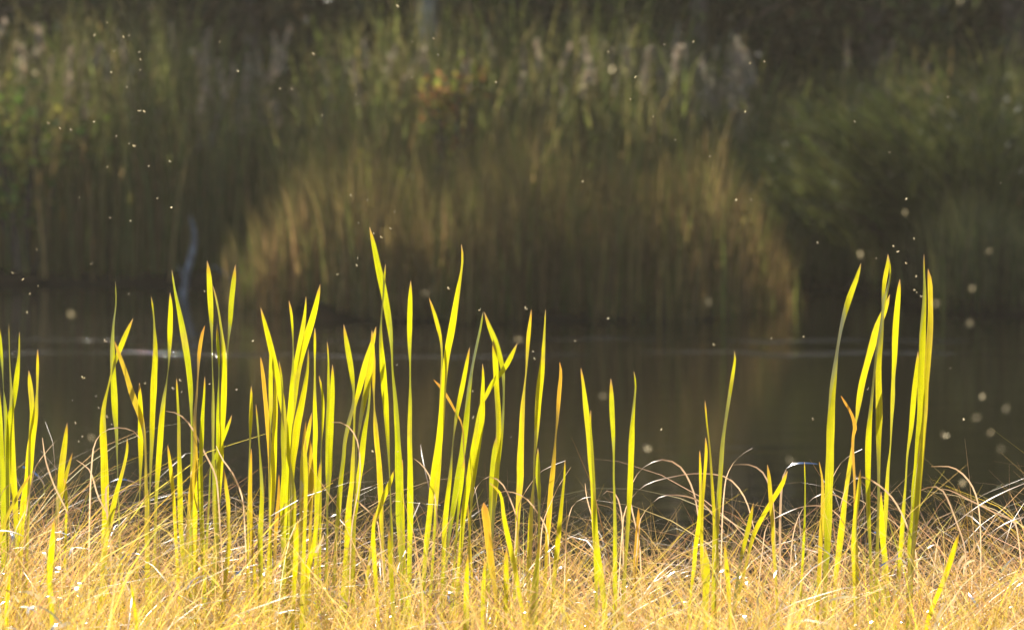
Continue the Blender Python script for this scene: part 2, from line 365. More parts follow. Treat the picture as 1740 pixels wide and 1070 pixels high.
PLANTS = [
 # label, depth, [blades]
 ('bushy green reed shoot cut off by the left edge of the picture', 5.75, [
  (0,.1,[-3,548,2, 0,575,6, 3,610,6, 6,661,2, 8,683,7, 11,731,9, 12,795,10, 11,870,10]),
  (.1,.2,[15,550,2, 16,604,3, 18,645,5, 20,677,9, 19,718,12, 22,795,12, 26,858,12, 29,925,10]),
  (0,.3,[33,564,2, 32,604,5, 28,645,11, 24,680,9, 17,710,11, 14,800,11, 12,900,10]),
  (0,.0,[-4,640,3, 0,705,8, 3,763,9, 5,826,10, 5,930,9])]),
 ('orange leaf bowed over in front of the leftmost green shoot', 5.45, [
  (.6,.9,[54,803,2, 39,826,6, 25,852,6, 11,879,6, 0,916,6])]),
 ('two leaved shoot with a thin brown tip near the left edge', 5.8, [
  (0,.15,[49,629,2, 51,651,9, 54,683,10, 54,709,7, 51,731,3, 50,790,4, 48,860,5]),
  (.2,.8,[64,594,2, 64,620,5, 63,667,3, 60,705,9, 52,763,15, 48,810,14, 40,858,12, 35,920,10])]),
 ('short shoot of yellow leaves in the gap left of the crossed leaves', 5.9, [
  (0,.6,[114,718,2, 111,747,9, 105,794,13, 102,826,12, 98,854,8, 95,895,5]),
  (.5,.7,[123,769,2, 114,801,7, 105,836,9, 99,862,8, 95,895,6]),
  (.1,.4,[109,812,3, 111,826,6, 113,858,6, 112,890,5])]),
 ('shoot whose bent leaf twists narrow and crosses behind a tall straight leaf', 5.9, [
  (0,.55,[196,478,2, 197,514,3, 193,548,5, 191,584,9, 192,626,11, 194,668,13, 196,710,11, 198,736,8, 199,778,4, 200,806,3, 201,848,4, 203,900,6]),
  (.15,.7,[226,541,2, 213,570,9, 203,595,9, 192,626,4, 184,657,2, 177,688,7, 175,708,9, 175,736,12, 177,778,14, 178,820,15, 179,862,14, 178,900,11])]),
 ('small curled leaf with a brown hooked tip in front of the crossed leaves', 5.6, [
  (.35,.7,[216,744,3, 216,764,5, 209,798,6, 198,837,9, 189,876,11, 181,910,11, 177,946,6])]),
 ('leaning orange leaf and its upright yellow neighbour right of the crossed leaves', 5.85, [
  (.75,.95,[195,580,3, 203,604,7, 213,632,9, 224,668,11, 237,702,12, 244,730,6, 247,764,3, 248,800,4]),
  (0,.6,[237,650,2, 238,677,8, 239,705,10, 239,736,11, 239,778,9, 238,815,5, 237,848,3, 235,900,4]),
  (.35,.9,[247,772,2, 248,820,6, 250,862,9, 251,899,9, 252,935,6])]),
 ('pair of long even leaves with brown tips left of the bare white branch', 5.9, [
  (.0,.65,[257,504,4, 261,534,3, 262,550,4, 264,598,10, 262,640,12, 260,682,12, 259,710,11, 258,750,9, 256,792,6, 255,826,4, 254,880,4]),
  (.1,.65,[289,497,2, 290,522,8, 289,556,10, 288,593,8, 286,626,3, 283,649,4, 278,682,9, 274,722,11, 272,750,12, 269,792,11, 266,834,8, 264,890,6])]),
 ('shoot with a long leaf leaning left over the bare white branch', 5.8, [
  (.05,.7,[292,459,2, 297,492,4, 306,537,9, 314,581,12, 320,621,11, 324,663,9, 325,696,4, 326,730,3, 326,800,5, 325,860,5]),
  (.1,.4,[300,643,3, 302,682,4, 304,722,5, 304,750,6, 305,792,8, 306,837,11, 307,890,9, 310,932,8, 314,974,6]),
  (.45,.8,[285,756,2, 288,778,6, 292,815,8, 295,848,7, 298,900,6])]),
 ('shoot topped by one narrow rusty orange leaf right of the bare white branch', 5.65, [
  (.9,.9,[348,553,2, 343,570,6, 338,604,7, 336,640,4, 334,671,5, 331,710,7, 332,764,9, 331,800,11, 325,837,12, 321,876,8, 318,918,6]),
  (0,.5,[348,640,2, 347,668,4, 344,710,7, 343,736,8, 341,792,8, 341,848,10, 343,895,8]),
  (.2,.9,[333,775,2, 332,800,6, 332,848,8, 331,890,11, 331,932,12, 332,977,10])]),
 ('tall shoot with two pointed leaves side by side like rabbit ears', 5.8, [
  (0,.45,[352,443,2, 355,466,9, 357,503,11, 359,542,9, 360,576,4, 361,626,3, 362,660,5, 362,696,7, 362,722,7, 362,764,6, 364,820,8, 365,862,10, 367,915,7]),
  (.1,.75,[362,486,2, 367,506,3, 373,537,3, 376,562,5, 380,598,9, 381,640,10, 380,682,11, 378,719,11, 376,736,12, 375,778,11, 373,815,10, 371,848,8, 370,904,5]),
  (0,.2,[369,551,2, 370,581,6, 372,609,5, 372,637,2, 371,668,4, 370,710,6, 369,760,5, 368,850,5]),
  (0,.4,[400,450,2, 397,478,9, 393,514,10, 391,548,8, 388,579,4, 386,609,3, 385,640,3, 381,690,5, 376,760,6, 370,850,6]),
  (0,.5,[394,705,2, 388,722,6, 379,744,8, 369,770,7, 359,789,4, 356,830,4])]),
 ('short golden leaf low in the grass beside the rabbit ear leaves', 5.35, [
  (.6,.9,[380,795,2, 384,826,7, 388,859,8, 388,893,6, 390,913,6, 386,955,10, 383,985,8])]),
 ('narrow shoot left of the dense central clump', 5.6, [
  (.25,.5,[427,656,3, 427,683,6, 426,714,7, 425,745,4, 424,770,3, 423,810,4]),
  (.7,.85,[427,762,2, 426,804,6, 425,846,8, 427,888,7, 428,930,8, 432,972,7])]),
 ('thin silvery topped leaf that widens downward left of the dense central clump', 5.4, [
  (.1,.5,[435,687,2, 438,722,3, 441,762,2, 443,790,4, 445,832,7, 444,874,9, 442,916,10, 443,958,9, 443,1014,9])]),
 ('dense left half of the central clump with one rusty leaf', 5.75, [
  (.9,.95,[443,607,3, 447,638,7, 451,680,8, 455,722,9, 458,762,8, 459,806,6, 459,850,5]),
  (.15,.75,[443,523,2, 449,546,7, 457,577,11, 466,616,13, 473,652,13, 481,694,10, 486,736,7, 489,770,6, 495,804,5, 500,841,7, 499,880,10, 495,930,11]),
  (0,.5,[459,585,2, 460,610,6, 460,649,8, 460,694,8, 459,722,5, 459,780,6]),
  (0,.6,[467,640,2, 468,689,9, 467,722,10, 466,762,11, 465,776,12, 464,832,10, 460,895,6]),
  (.2,.4,[474,613,2, 478,638,4, 480,666,4, 480,708,6, 481,750,9, 482,780,9, 483,804,11, 481,846,12, 480,888,10, 481,944,7]),
  (.9,.9,[474,806,2, 473,846,6, 470,883,8, 468,920,6])]),
 ('tall leaning pair at the middle of the central clump', 5.8, [
  (.05,.55,[544,483,3, 537,518,10, 528,551,13, 518,582,14, 509,616,13, 504,647,11, 500,680,10, 494,717,10, 491,750,9, 488,800,7, 487,870,7]),
  (.1,.6,[520,504,2, 519,523,4, 516,548,8, 511,577,10, 505,610,11, 498,644,8, 494,694,12, 492,722,12, 490,780,9, 490,860,8]),
  (.05,.4,[491,511,3, 495,532,5, 497,560,4, 498,588,2, 498,624,5, 495,661,8, 492,720,8, 489,800,8]),
  (.2,.7,[524,592,2, 523,624,5, 519,652,9, 512,689,13, 505,722,14, 501,759,13, 498,780,12, 497,810,8, 496,870,6])]),
 ('right side of the central clump with brown tipped leaves', 5.85, [
  (.1,.6,[535,557,3, 535,582,5, 535,616,3, 535,652,4, 535,694,8, 536,736,9, 535,760,9, 535,790,8, 537,832,6, 537,880,6]),
  (.3,.3,[542,638,3, 547,661,4, 549,689,6, 548,722,5, 546,756,3, 545,810,4]),
  (.35,.5,[556,581,3, 558,610,3, 558,644,5, 558,683,6, 556,722,6, 556,790,7, 556,850,4]),
  (.05,.75,[565,619,2, 565,649,8, 564,689,11, 562,722,12, 561,762,11, 561,790,10, 559,818,7, 557,855,3, 556,890,3])]),
 ('short leaves with orange points at the foot of the central clump', 5.65, [
  (.2,.7,[530,700,2, 525,728,8, 521,750,9, 516,775,11, 514,810,10, 511,841,5, 510,880,5]),
  (.8,.8,[520,715,2, 517,745,7, 514,790,8, 512,850,7]),
  (.7,.9,[526,740,2, 528,776,8, 529,818,11, 528,855,8, 527,900,6]),
  (0,.55,[544,785,2, 542,818,8, 539,855,8, 537,894,10, 532,930,9, 526,967,8])]),
 ('low yellow leaves seen blurred in front of the central clump', 5.25, [
  (.1,.5,[519,745,2, 519,780,7, 520,804,8, 519,860,8, 517,916,8, 515,972,8]),
  (0,.8,[506,880,2, 504,916,8, 502,958,10, 500,1000,8]),
  (.1,.9,[538,880,2, 532,930,9, 523,967,11, 520,1010,8])]),
 ('shoot with a short pointed leaf that crosses a long stem right of the central clump', 5.8, [
  (0,.4,[584,551,2, 589,582,9, 595,616,11, 599,644,9, 601,666,5, 600,689,6, 593,717,8, 586,750,8, 584,776,8, 579,818,9, 576,855,10, 573,894,8, 570,935,6]),
  (.15,.6,[639,555,3, 633,582,9, 624,610,12, 616,638,12, 609,666,10, 603,691,5, 602,722,3, 601,762,5, 600,776,7, 598,818,9, 593,860,11, 591,902,12, 588,939,9])]),
 ('shoot of leaves gathered to one ragged orange tip', 5.85, [
  (.3,.65,[632,561,3, 633,596,9, 629,627,13, 623,661,12, 616,694,9, 610,731,5, 606,764,2, 604,820,4]),
  (.6,.9,[637,600,3, 635,644,6, 636,689,2, 638,722,8, 641,759,10, 643,775,10, 645,804,11, 647,846,10, 648,888,8, 650,916,5]),
  (0,.65,[630,645,2, 626,694,5, 620,731,9, 616,762,11, 614,785,11, 609,818,11, 605,860,9, 600,900,7])]),
 ('golden leaf slanting across the foot of the tallest leaf', 5.75, [
  (.3,.85,[671,796,2, 661,824,9, 650,849,10, 638,883,7, 632,920,5])]),
 ('tallest reed shoot with a broad blade leaning left high over the water', 5.8, [
  (.0,.45,[628,386,2, 635,416,9, 643,456,12, 652,495,14, 659,534,12, 664,571,8, 666,599,4, 667,627,3, 670,660,6, 672,682,8, 675,733,10, 677,780,13, 678,836,14, 678,878,12, 680,920,10, 682,970,6]),
  (.05,.8,[655,449,2, 653,472,4, 651,506,3, 648,537,3, 647,571,7, 650,618,12, 653,660,12, 655,682,12, 658,730,9, 660,769,5, 662,808,3, 664,864,4, 665,906,7, 666,950,6]),
  (.1,.5,[684,780,2, 682,822,8, 684,878,8, 686,930,6])]),
 ('slender straight leaf right of the tallest leaf narrowing to a thread at mid height', 5.85, [
  (.05,.45,[698,477,2, 697,506,8, 696,548,10, 696,590,7, 697,618,3, 697,655,3, 697,682,6, 696,738,9, 697,794,10, 697,850,12, 697,892,12, 696,935,9])]),
 ('yellow leaf blade low in the grass below the tallest leaf', 5.3, [
  (.1,.9,[636,870,2, 634,906,8, 635,932,9, 638,980,8, 641,1030,7]),
  (.1,.8,[661,900,2, 662,930,8, 665,980,9, 667,1020,7])]),
 ('tall shoot curved to a hooked brown tip above the middle of the picture', 5.8, [
  (.08,.65,[784,415,3, 786,436,4, 784,461,4, 779,489,8, 773,526,12, 767,562,13, 760,599,12, 756,632,11, 753,672,10, 749,724,13, 744,766,14, 737,808,12, 731,864,11, 725,920,10, 722,955,8]),
  (.45,.7,[729,506,2, 737,529,6, 744,554,8, 749,576,5, 751,604,3, 750,646,4, 749,700,6, 748,775,6, 743,830,8, 739,890,5])]),
 ('fallen orange leaf caught aslant between two upright leaves', 5.84, [
  (1.0,1.0,[737,645,4, 751,660,5, 763,679,5, 774,699,4, 785,721,3, 788,760,2])]),
 ('shoot of three slender leaves fanned right of the hooked leaf', 5.85, [
  (.15,.6,[798,590,2, 793,618,7, 786,655,9, 782,674,9, 775,710,7, 771,738,3, 768,769,3, 765,808,7, 760,850,10, 756,892,10, 754,935,8]),
  (.1,.4,[821,529,2, 817,554,4, 810,587,5, 803,621,5, 798,655,8, 796,674,9, 792,718,11, 786,766,12, 779,808,12, 771,859,11, 764,901,7, 760,940,5]),
  (0,.1,[789,780,2, 787,795,6, 784,822,8, 779,864,5, 776,900,4])]),
 ('shoot whose leaf bends far right across its upright neighbours', 5.8, [
  (.0,.45,[823,530,2, 831,554,8, 840,576,11, 848,601,11, 854,627,8, 856,660,4, 855,696,5, 851,746,8, 845,794,9, 841,836,9, 838,880,6]),
  (.05,.8,[838,577,2, 840,592,8, 842,618,11, 844,660,10, 845,675,10, 847,710,10, 847,746,11, 842,808,13, 838,850,14, 835,890,10]),
  (.05,.45,[879,583,2, 866,610,10, 854,630,9, 838,649,9, 826,672,8, 821,679,8, 813,707,7, 809,730,7, 802,780,12, 796,820,12, 789,864,11, 785,905,9]),
  (.05,.6,[820,618,3, 821,641,5, 820,669,8, 819,710,11, 813,752,11, 807,794,10, 802,836,7, 799,885,4]),
  (0,.0,[843,742,2, 840,766,9, 835,814,8, 833,860,6])]),
 ('broad rust coloured leaf stump standing out of the grass', 5.3, [
  (.85,.9,[822,853,9, 824,868,14, 827,887,15, 830,920,14, 836,966,12, 842,1008,8])]),
 ('bright yellow leaf kinked over beside the rust coloured stump', 5.25, [
  (.1,.9,[832,820,3, 850,838,5, 856,876,8, 864,916,10, 874,961,9, 881,1000,8, 890,1050,8]),
  (0,.8,[861,930,3, 860,966,10, 860,1008,9, 859,1050,6]),
  (0,.6,[824,950,3, 822,990,8, 821,1030,9, 820,1066,8])]),
 ('shoot with a long orange topped leaf over the middle water', 5.75, [
  (.55,.75,[903,526,2, 901,545,5, 898,570,8, 896,601,6, 894,632,3, 891,660,4, 888,694,9, 886,739,11, 884,786,13, 884,812,13, 881,854,11, 879,896,8, 877,940,5])]),
 ('long leaf with a thin straight tip and wide middle beside the orange topped leaf', 5.6, [
  (.1,.6,[927,526,3, 926,548,3, 924,584,6, 921,624,11, 916,666,13, 913,711,11, 911,744,7, 908,778,4, 907,817,3, 905,840,6, 902,882,9, 900,933,10, 898,980,8, 898,1030,7]),
  (0,.5,[914,761,2, 914,786,8, 914,814,9, 916,830,8, 916,848,6, 916,896,4, 915,930,4])]),
 ('wide yellow leaf at the bottom of the picture below the long leaves', 5.15, [
  (0,.6,[917,915,2, 912,966,10, 908,1008,14, 905,1050,15, 904,1080,14])]),
 ('shoot with a rusty leaf tip twisted to a thread', 5.7, [
  (.9,.85,[951,615,2, 953,632,5, 950,669,8, 947,711,5, 944,742,3, 942,772,6, 938,814,10, 936,830,10, 933,876,10, 930,916,9, 928,952,6])]),
 ('plain leaf standing low just right of the rusty threaded leaf', 5.45, [
  (.3,.65,[960,781,2, 959,812,4, 958,820,4, 954,860,7, 949,910,10, 944,961,9, 940,1000,6, 937,1030,4])]),
 ('stiff yellow leaf reaching the bottom edge left of the spear shaped leaf', 5.35, [
  (.2,.6,[987,625,3, 991,652,6, 995,688,10, 1000,733,11, 1003,772,11, 1007,820,10, 1010,882,11, 1014,933,13, 1021,980,12, 1027,1022,11, 1028,1067,11]),
  (.3,.6,[1004,697,3, 1003,716,3, 1006,758,4, 1009,814,5, 1010,840,6, 1012,910,9, 1013,966,9, 1013,1008,6])]),
 ('short spear shaped leaf on a thread thin stalk right of the middle', 5.4, [
  (.05,.45,[1038,643,2, 1039,669,8, 1040,702,10, 1042,739,8, 1043,772,4, 1043,814,4, 1044,840,5, 1045,896,7, 1045,952,9, 1045,1008,9, 1045,1067,8])]),
 ('leaf with a bare curved brown tip right of the spear shaped leaf', 5.6, [
  (.1,.6,[1077,631,3, 1080,652,3, 1078,680,4, 1075,716,8, 1073,758,11, 1071,820,11, 1068,876,8, 1065,924,6, 1061,980,7]),
  (.9,.95,[1085,862,3, 1084,896,8, 1081,938,9, 1078,985,7])]),
 ('loose shoot with one tall thin leaf leaning right in the sparse part', 5.55, [
  (.05,.5,[1248,596,3, 1249,609,4, 1244,644,7, 1238,682,6, 1233,714,5, 1228,752,7, 1225,793,8, 1222,838,9, 1219,882,9, 1216,924,10, 1217,960,11, 1214,1000,12, 1215,1040,9]),
  (.4,.4,[1198,681,3, 1201,717,3, 1206,762,3, 1209,806,5, 1212,851,6, 1214,892,7, 1213,940,7]),
  (.5,.6,[1199,743,2, 1200,768,6, 1197,812,6, 1193,860,6, 1192,908,7, 1193,950,8, 1196,1000,6]),
  (.3,.5,[1189,765,2, 1190,797,5, 1190,844,5, 1187,892,8, 1182,927,9, 1179,966,8, 1174,1006,5])]),
 ('two short yellow leaves at the foot of the thin leaning leaf', 5.25, [
  (0,.8,[1198,925,2, 1201,966,12, 1199,1016,12, 1198,1060,9]),
  (.3,.85,[1231,920,2, 1235,966,9, 1239,1016,7, 1240,1066,6])]),
 ('short shoot with two leaves crossing in a V over the grass', 5.6, [
  (.5,.6,[1304,789,2, 1307,812,7, 1310,854,8, 1313,892,8, 1314,920,7, 1318,980,6]),
  (.35,.6,[1338,800,2, 1329,822,9, 1314,847,9, 1295,879,9, 1282,905,8, 1272,940,5])]),
 ('small bright leaf leaning right low in the grass left of the V', 5.45, [
  (.1,.8,[1280,854,2, 1275,881,8, 1269,908,9, 1262,935,8, 1257,960,5])]),
 ('single dark thin stalk just left of the tall right hand clump', 5.6, [
  (.1,.0,[1367,784,2, 1368,828,2, 1367,892,4, 1366,915,5, 1363,972,5])]),
 ('sword like leaf curving right at the left of the tall right hand clump', 5.55, [
  (.0,.5,[1463,447,2, 1456,472,8, 1445,501,11, 1436,530,9, 1429,559,5, 1423,593,4, 1419,624,8, 1415,661,11, 1413,697,13, 1411,739,15, 1410,787,16, 1408,835,16, 1407,882,15, 1406,924,13, 1403,962,10, 1402,997,7]),
  (.7,.8,[1392,784,2, 1397,813,4, 1398,851,7, 1396,898,9, 1393,950,8])]),
 ('shoot with leaning and looped orange tips in the tall right hand clump', 5.65, [
  (.3,.5,[1512,500,3, 1504,525,10, 1491,556,14, 1482,587,14, 1473,619,13, 1465,650,13, 1459,685,11, 1457,701,8, 1452,733,3, 1449,759,7, 1443,797,9, 1437,838,10, 1432,882,12, 1427,924,13, 1422,965,11, 1419,997,8]),
  (.35,.3,[1509,432,3, 1509,446,7, 1504,472,9, 1501,498,6, 1500,538,4, 1497,577,7, 1493,616,11, 1493,656,12, 1494,697,13, 1493,739,10, 1493,787,6, 1493,828,4, 1492,880,4]),
  (.2,.2,[1510,436,2, 1512,450,3, 1513,464,3, 1509,488,4, 1503,511,6, 1498,545,4, 1490,590,3, 1488,612,3, 1484,650,3, 1480,692,6, 1476,739,11, 1475,787,11, 1475,835,9, 1476,882,7, 1478,920,5])]),
 ('withered orange stub bent at the top before the looped leaves', 5.6, [
  (1.0,.9,[1429,672,3, 1433,679,4, 1446,701,5, 1453,724,8, 1449,746,5, 1450,781,6, 1452,816,5, 1452,860,4])]),
 ('short yellow leaf rising before the looped leaves', 5.4, [
  (.1,.8,[1462,797,2, 1460,825,8, 1455,863,9, 1452,898,10, 1452,930,14, 1454,978,14, 1455,1030,10])]),
 ('straight leaf with a snapped tip in the middle of the tall right hand clump', 5.75, [
  (.05,.45,[1529,474,3, 1527,496,8, 1524,530,11, 1521,572,12, 1520,608,11, 1518,642,8, 1517,676,9, 1515,717,6, 1513,759,4, 1509,797,7, 1506,851,9, 1503,908,9, 1502,940,7]),
  (.15,.6,[1497,835,2, 1498,876,9, 1500,914,12, 1505,962,9, 1508,997,6])]),
 ('rightmost tall shoot with a rust red tip pressed to a green leaf', 5.6, [
  (.0,.25,[1570,432,3, 1570,459,3, 1571,493,5, 1570,525,8, 1568,564,11, 1567,603,12, 1565,642,12, 1565,690,14, 1562,739,13, 1559,787,14, 1555,828,13, 1552,882,12, 1547,930,12, 1547,978,8]),
  (.55,.35,[1577,457,3, 1580,478,9, 1581,506,10, 1581,546,10, 1579,582,11, 1576,624,11, 1573,656,10, 1571,705,11, 1565,771,13, 1560,835,12, 1555,895,9, 1551,940,7]),
  (.0,.5,[1560,597,2, 1558,629,9, 1554,661,10, 1551,695,11, 1548,730,9, 1542,771,5, 1539,819,5, 1535,867,8, 1532,914,10, 1528,962,9])]),
 ('lone slanting yellow leaf in the grass near the right edge', 5.3, [
  (.2,.9,[1630,905,2, 1622,930,10, 1611,965,10, 1600,994,9, 1581,1040,10, 1574,1067,9])]),
 ('wide yellow leaf sunk in the grass near the left corner', 5.2, [
  (.1,.9,[92,880,2, 88,930,12, 84,980,12, 88,1040,9]),
  (.1,.9,[18,965,2, 13,1010,8, 11,1050,8])]),
 ('thin yellow leaf slanting near the bottom edge left of the middle', 5.0, [
  (.2,.9,[222,985,2, 227,1020,6, 232,1060,6])]),
 ('upright yellow leaf at the bottom edge left of the rust coloured stump', 5.05, [
  (0,.9,[795,940,2, 793,980,9, 792,1030,11, 791,1075,11])]),
]
for label, Yp, blades in PLANTS:
    ends = [np.array(b[2]).reshape(-1, 3)[-1] for b in blades]
    ex = float(np.mean([e[0] for e in ends]))
    p = at(ex, 900, Yp)
    bx, by = float(p[0]), Yp + .02
    o = (bx, by, float(ground_z(bx, by)) - .02)
    root = empty('reed_shoot', o)
    tag(root, label, 'reed', 'green reed shoots standing in the dry grass at the water edge')
    for b in blades:
        blade(b, Yp + random.uniform(-.05, .05), (bx, by), root, o)

# ---------------------------------------------------------------- dry grass of the near bank
def top_scale(x, y):
    px = 870 + x / y * FPX
    k = np.interp(px, [-400, 0, 60, 120, 190, 400, 620, 760, 900, 1050, 1200, 1500, 1740, 2200],
                  [1.0, 1.09, 1.10, 1.05, .98, .965, .975, .97, .96, .965, .985, .995, .995, 1.0])
    return k
N = 42000
y = rng.uniform(3.1, 6.22, N); x = rng.uniform(-2.3, 2.3, N) * (.35 + .65 * y / 6.2)
cl = np.sin(x * 9 + y * 4) * .5 + np.sin(x * 23 + 1.3) * .3 + np.sin(y * 17 + x * 3) * .3
keep = rng.random(N) < np.clip(.85 + .25 * cl, 0, 1) * np.where(y < 4.0, .5, 1)
x, y = x[keep], y[keep]; N = len(x)
L = (.80 + rng.normal(size=N) * .055) * top_scale(x, y)
bend = np.abs(rng.normal(size=N)) * .7 + .25 + .5 * (y > 5.5) + 5.0 * np.clip(L - .84, 0, .3)
az = rng.uniform(0, 2 * np.pi, N)
L *= (1 + .10 * bend)
L = np.clip(L, .45, 1.12)
L[y > 5.95] *= .97
base = np.where((rng.random(N) < .40)[:, None], vary((.92, .62, .09), N, .13),
       np.where((rng.random(N) < .55)[:, None], vary((.94, .64, .20), N, .14), vary((.86, .50, .20), N, .18)))
bk = (rng.random(N) < .7) & (y > 5.75); base[bk] = vary((.82, .48, .22), int(bk.sum()), .18)
gr = rng.random(N) < .06 * (y < 5.6)
base[gr] = vary((.78, .72, .07), int(gr.sum()), .15)
wd = np.where(rng.random(N) < .05, rng.uniform(.0035, .006, N), rng.uniform(.0015, .0031, N))
g1 = ribbons(*stems(x, y, ground_z(x, y) - .02, L, rng.uniform(.0, .22, N), bend, az, wd, base, K=10, power=2.6, wob=.5))
# long thin stalks that arch over the top of the sward, dense along the water side
N = 5200
y = rng.uniform(4.4, 6.25, N) ** 1.0; x = rng.uniform(-2.1, 2.1, N)
pxx = 870 + x / y * FPX
k = rng.random(N) < np.where(pxx > 1050, 1.0, np.where(pxx < 320, .7, .33))
x, y = x[k], y[k]; N = len(x)
az = np.where(rng.random(N) < .5, 0, np.pi) + rng.normal(size=N) * .9
g2 = ribbons(*stems(x, y, ground_z(x, y), rng.uniform(.95, 1.2, N) * top_scale(x, y), rng.uniform(.05, .35, N), rng.uniform(1.6, 3.2, N), az,
                    rng.uniform(.0015, .0030, N), vary((.88, .62, .34), N, .2), K=16, power=2.2, wob=.6))
# short glossy blade bits added near the top to make sun glints
N = 4600
y = rng.uniform(4.3, 6.0, N); x = rng.uniform(-1.6, 1.6, N)
az = rng.uniform(0, 2 * np.pi, N)
zt = (.74 + rng.normal(size=N) * .07) * top_scale(x, y)
g3 = ribbons(*stems(x, y, zt, rng.uniform(.015, .06, N), rng.uniform(.2, 2.2, N), rng.uniform(.4, 2.2, N), az,
                    rng.uniform(.003, .0055, N), vary((.85, .68, .42), N, .15), K=8, power=1.2, wob=1.2))
# the long arching stalks that stand out against the water
ARCH = [
 (5.7, 2.4, [1085,925, 1068,830, 1085,790, 1120,772, 1150,782, 1172,820, 1182,870, 1186,910]),
 (5.7, 2.2, [1060,880, 1090,830, 1150,810, 1200,806, 1240,815, 1268,850, 1285,910]),
 (5.6, 2.2, [1085,890, 1115,845, 1145,838, 1190,850, 1230,900]),
 (5.8, 2.4, [1222,920, 1228,810, 1240,780, 1258,762, 1273,753]),
 (5.8, 2.4, [1320,960, 1316,850, 1300,808, 1278,795, 1248,795]),
 (5.7, 2.2, [1400,900, 1412,830, 1430,792, 1450,775, 1468,766]),
 (5.7, 2.4, [1660,930, 1655,850, 1640,812, 1612,788, 1575,786]),
 (5.7, 2.4, [1630,930, 1612,870, 1590,822, 1572,816, 1545,826, 1515,846]),
 (5.6, 2.6, [1560,960, 1545,900, 1520,850, 1490,822, 1462,812, 1440,830, 1428,870]),
 (5.7, 2.4, [1740,905, 1700,880, 1660,860, 1630,845, 1612,841]),
 (5.7, 2.2, [1600,930, 1640,890, 1680,862, 1720,842, 1760,826]),
 (5.6, 2.2, [1620,960, 1660,910, 1700,880, 1740,868, 1780,870]),
 (5.7, 2.2, [1340,930, 1352,870, 1380,836, 1410,832, 1440,850]),
 (5.7, 2.0, [1300,900, 1345,866, 1390,858, 1420,870, 1440,900]),
 (5.8, 2.2, [600,900, 615,800, 612,745, 600,720, 585,710, 568,709]),
 (5.8, 2.4, [160,920, 168,760, 180,730, 205,718, 235,722, 248,735]),
 (5.7, 2.4, [370,820, 345,760, 325,722, 305,702, 283,697]),
 (5.7, 2.2, [345,900, 330,840, 325,800, 350,775]),
 (5.7, 2.2, [420,850, 405,800, 385,770, 375,748]),
 (5.7, 2.0, [40,900, 55,800, 75,770, 95,748, 104,742]),
 (5.7, 2.2, [110,900, 80,830, 66,790, 60,752]),
 (5.8, 2.2, [190,900, 165,845, 150,800, 128,783]),
 (5.7, 2.0, [880,900, 865,850, 850,825, 830,816, 812,830, 800,860]),
 (5.7, 2.0, [930,900, 905,850, 885,832, 860,825, 845,828]),
 (5.7, 2.2, [960,900, 970,850, 985,836, 1003,832]),
 (5.6, 2.0, [1010,900, 998,850, 995,825]),
 (5.7, 2.0, [1060,900, 1050,850, 1035,842, 1015,862]),
 (5.7, 2.2, [740,880, 728,820, 715,800, 700,788]),
 (5.7, 2.0, [640,900, 600,850, 640,830]),
 (5.8, 2.2, [880,860, 912,800, 935,785, 960,775]),
 (5.7, 2.0, [920,900, 945,830, 960,805, 970,790]),
]
def arc(Yp, w, a, shiny=False):
    p = np.array(a, float).reshape(-1, 2)
    P = np.array([[*at(q[0], q[1], Yp), w / FPX * Yp] for q in p])
    b = P[0].copy(); zg = float(ground_z(b[0], b[1])); d = P[0] - P[1]
    m = P[0].copy(); m[0] += d[0] * .5; m[2] = zg + (b[2] - zg) * .5; b[2] = zg; b[0] += d[0] * .6
    C = catmull(np.vstack([b, m, P]), 70)
    c = C[None, :, :3] + np.linspace(0, 1, 70)[None, :, None] * np.array([0, random.uniform(-.1, .1), 0])
    W = np.full((1, 70), w / FPX * Yp * 1.4); W[0, -4:] *= [.9, .8, .6, .3]
    S = np.zeros((1, 70, 3)); S[..., 1] = .6; S[..., 2] = .5; S[..., 0] = .6
    return ribbons(c, W, S, (np.array((.86, .60, .36)) * random.uniform(.8, 1.15))[None, None, :] * np.ones((1, 70, 1)))
arcs = [arc(*q) for q in ARCH]
# two bleached shiny blades lying almost level over the water
fl = [arc(5.7, 4.2, [1330,960, 1332,860, 1338,812, 1350,797, 1372,794, 1396,796]), arc(5.7, 3.2, [190,930, 182,850, 184,822, 200,812, 222,814, 240,822])]
gv, gf, gt, gu = join(g1, g2, *arcs, g3, *fl)
nfl = len(g3[1]) + sum(len(q[1]) for q in fl)
gmi = np.zeros(len(gf), int); gmi[-nfl:] = 1
tag(mesh_np('dry_grass', gv, gf, [M_grass, M_fleck], tint=gt, uv=gu, midx=gmi),
    'golden dry grass with arching stalks filling the near bank', 'grass', kind='stuff')

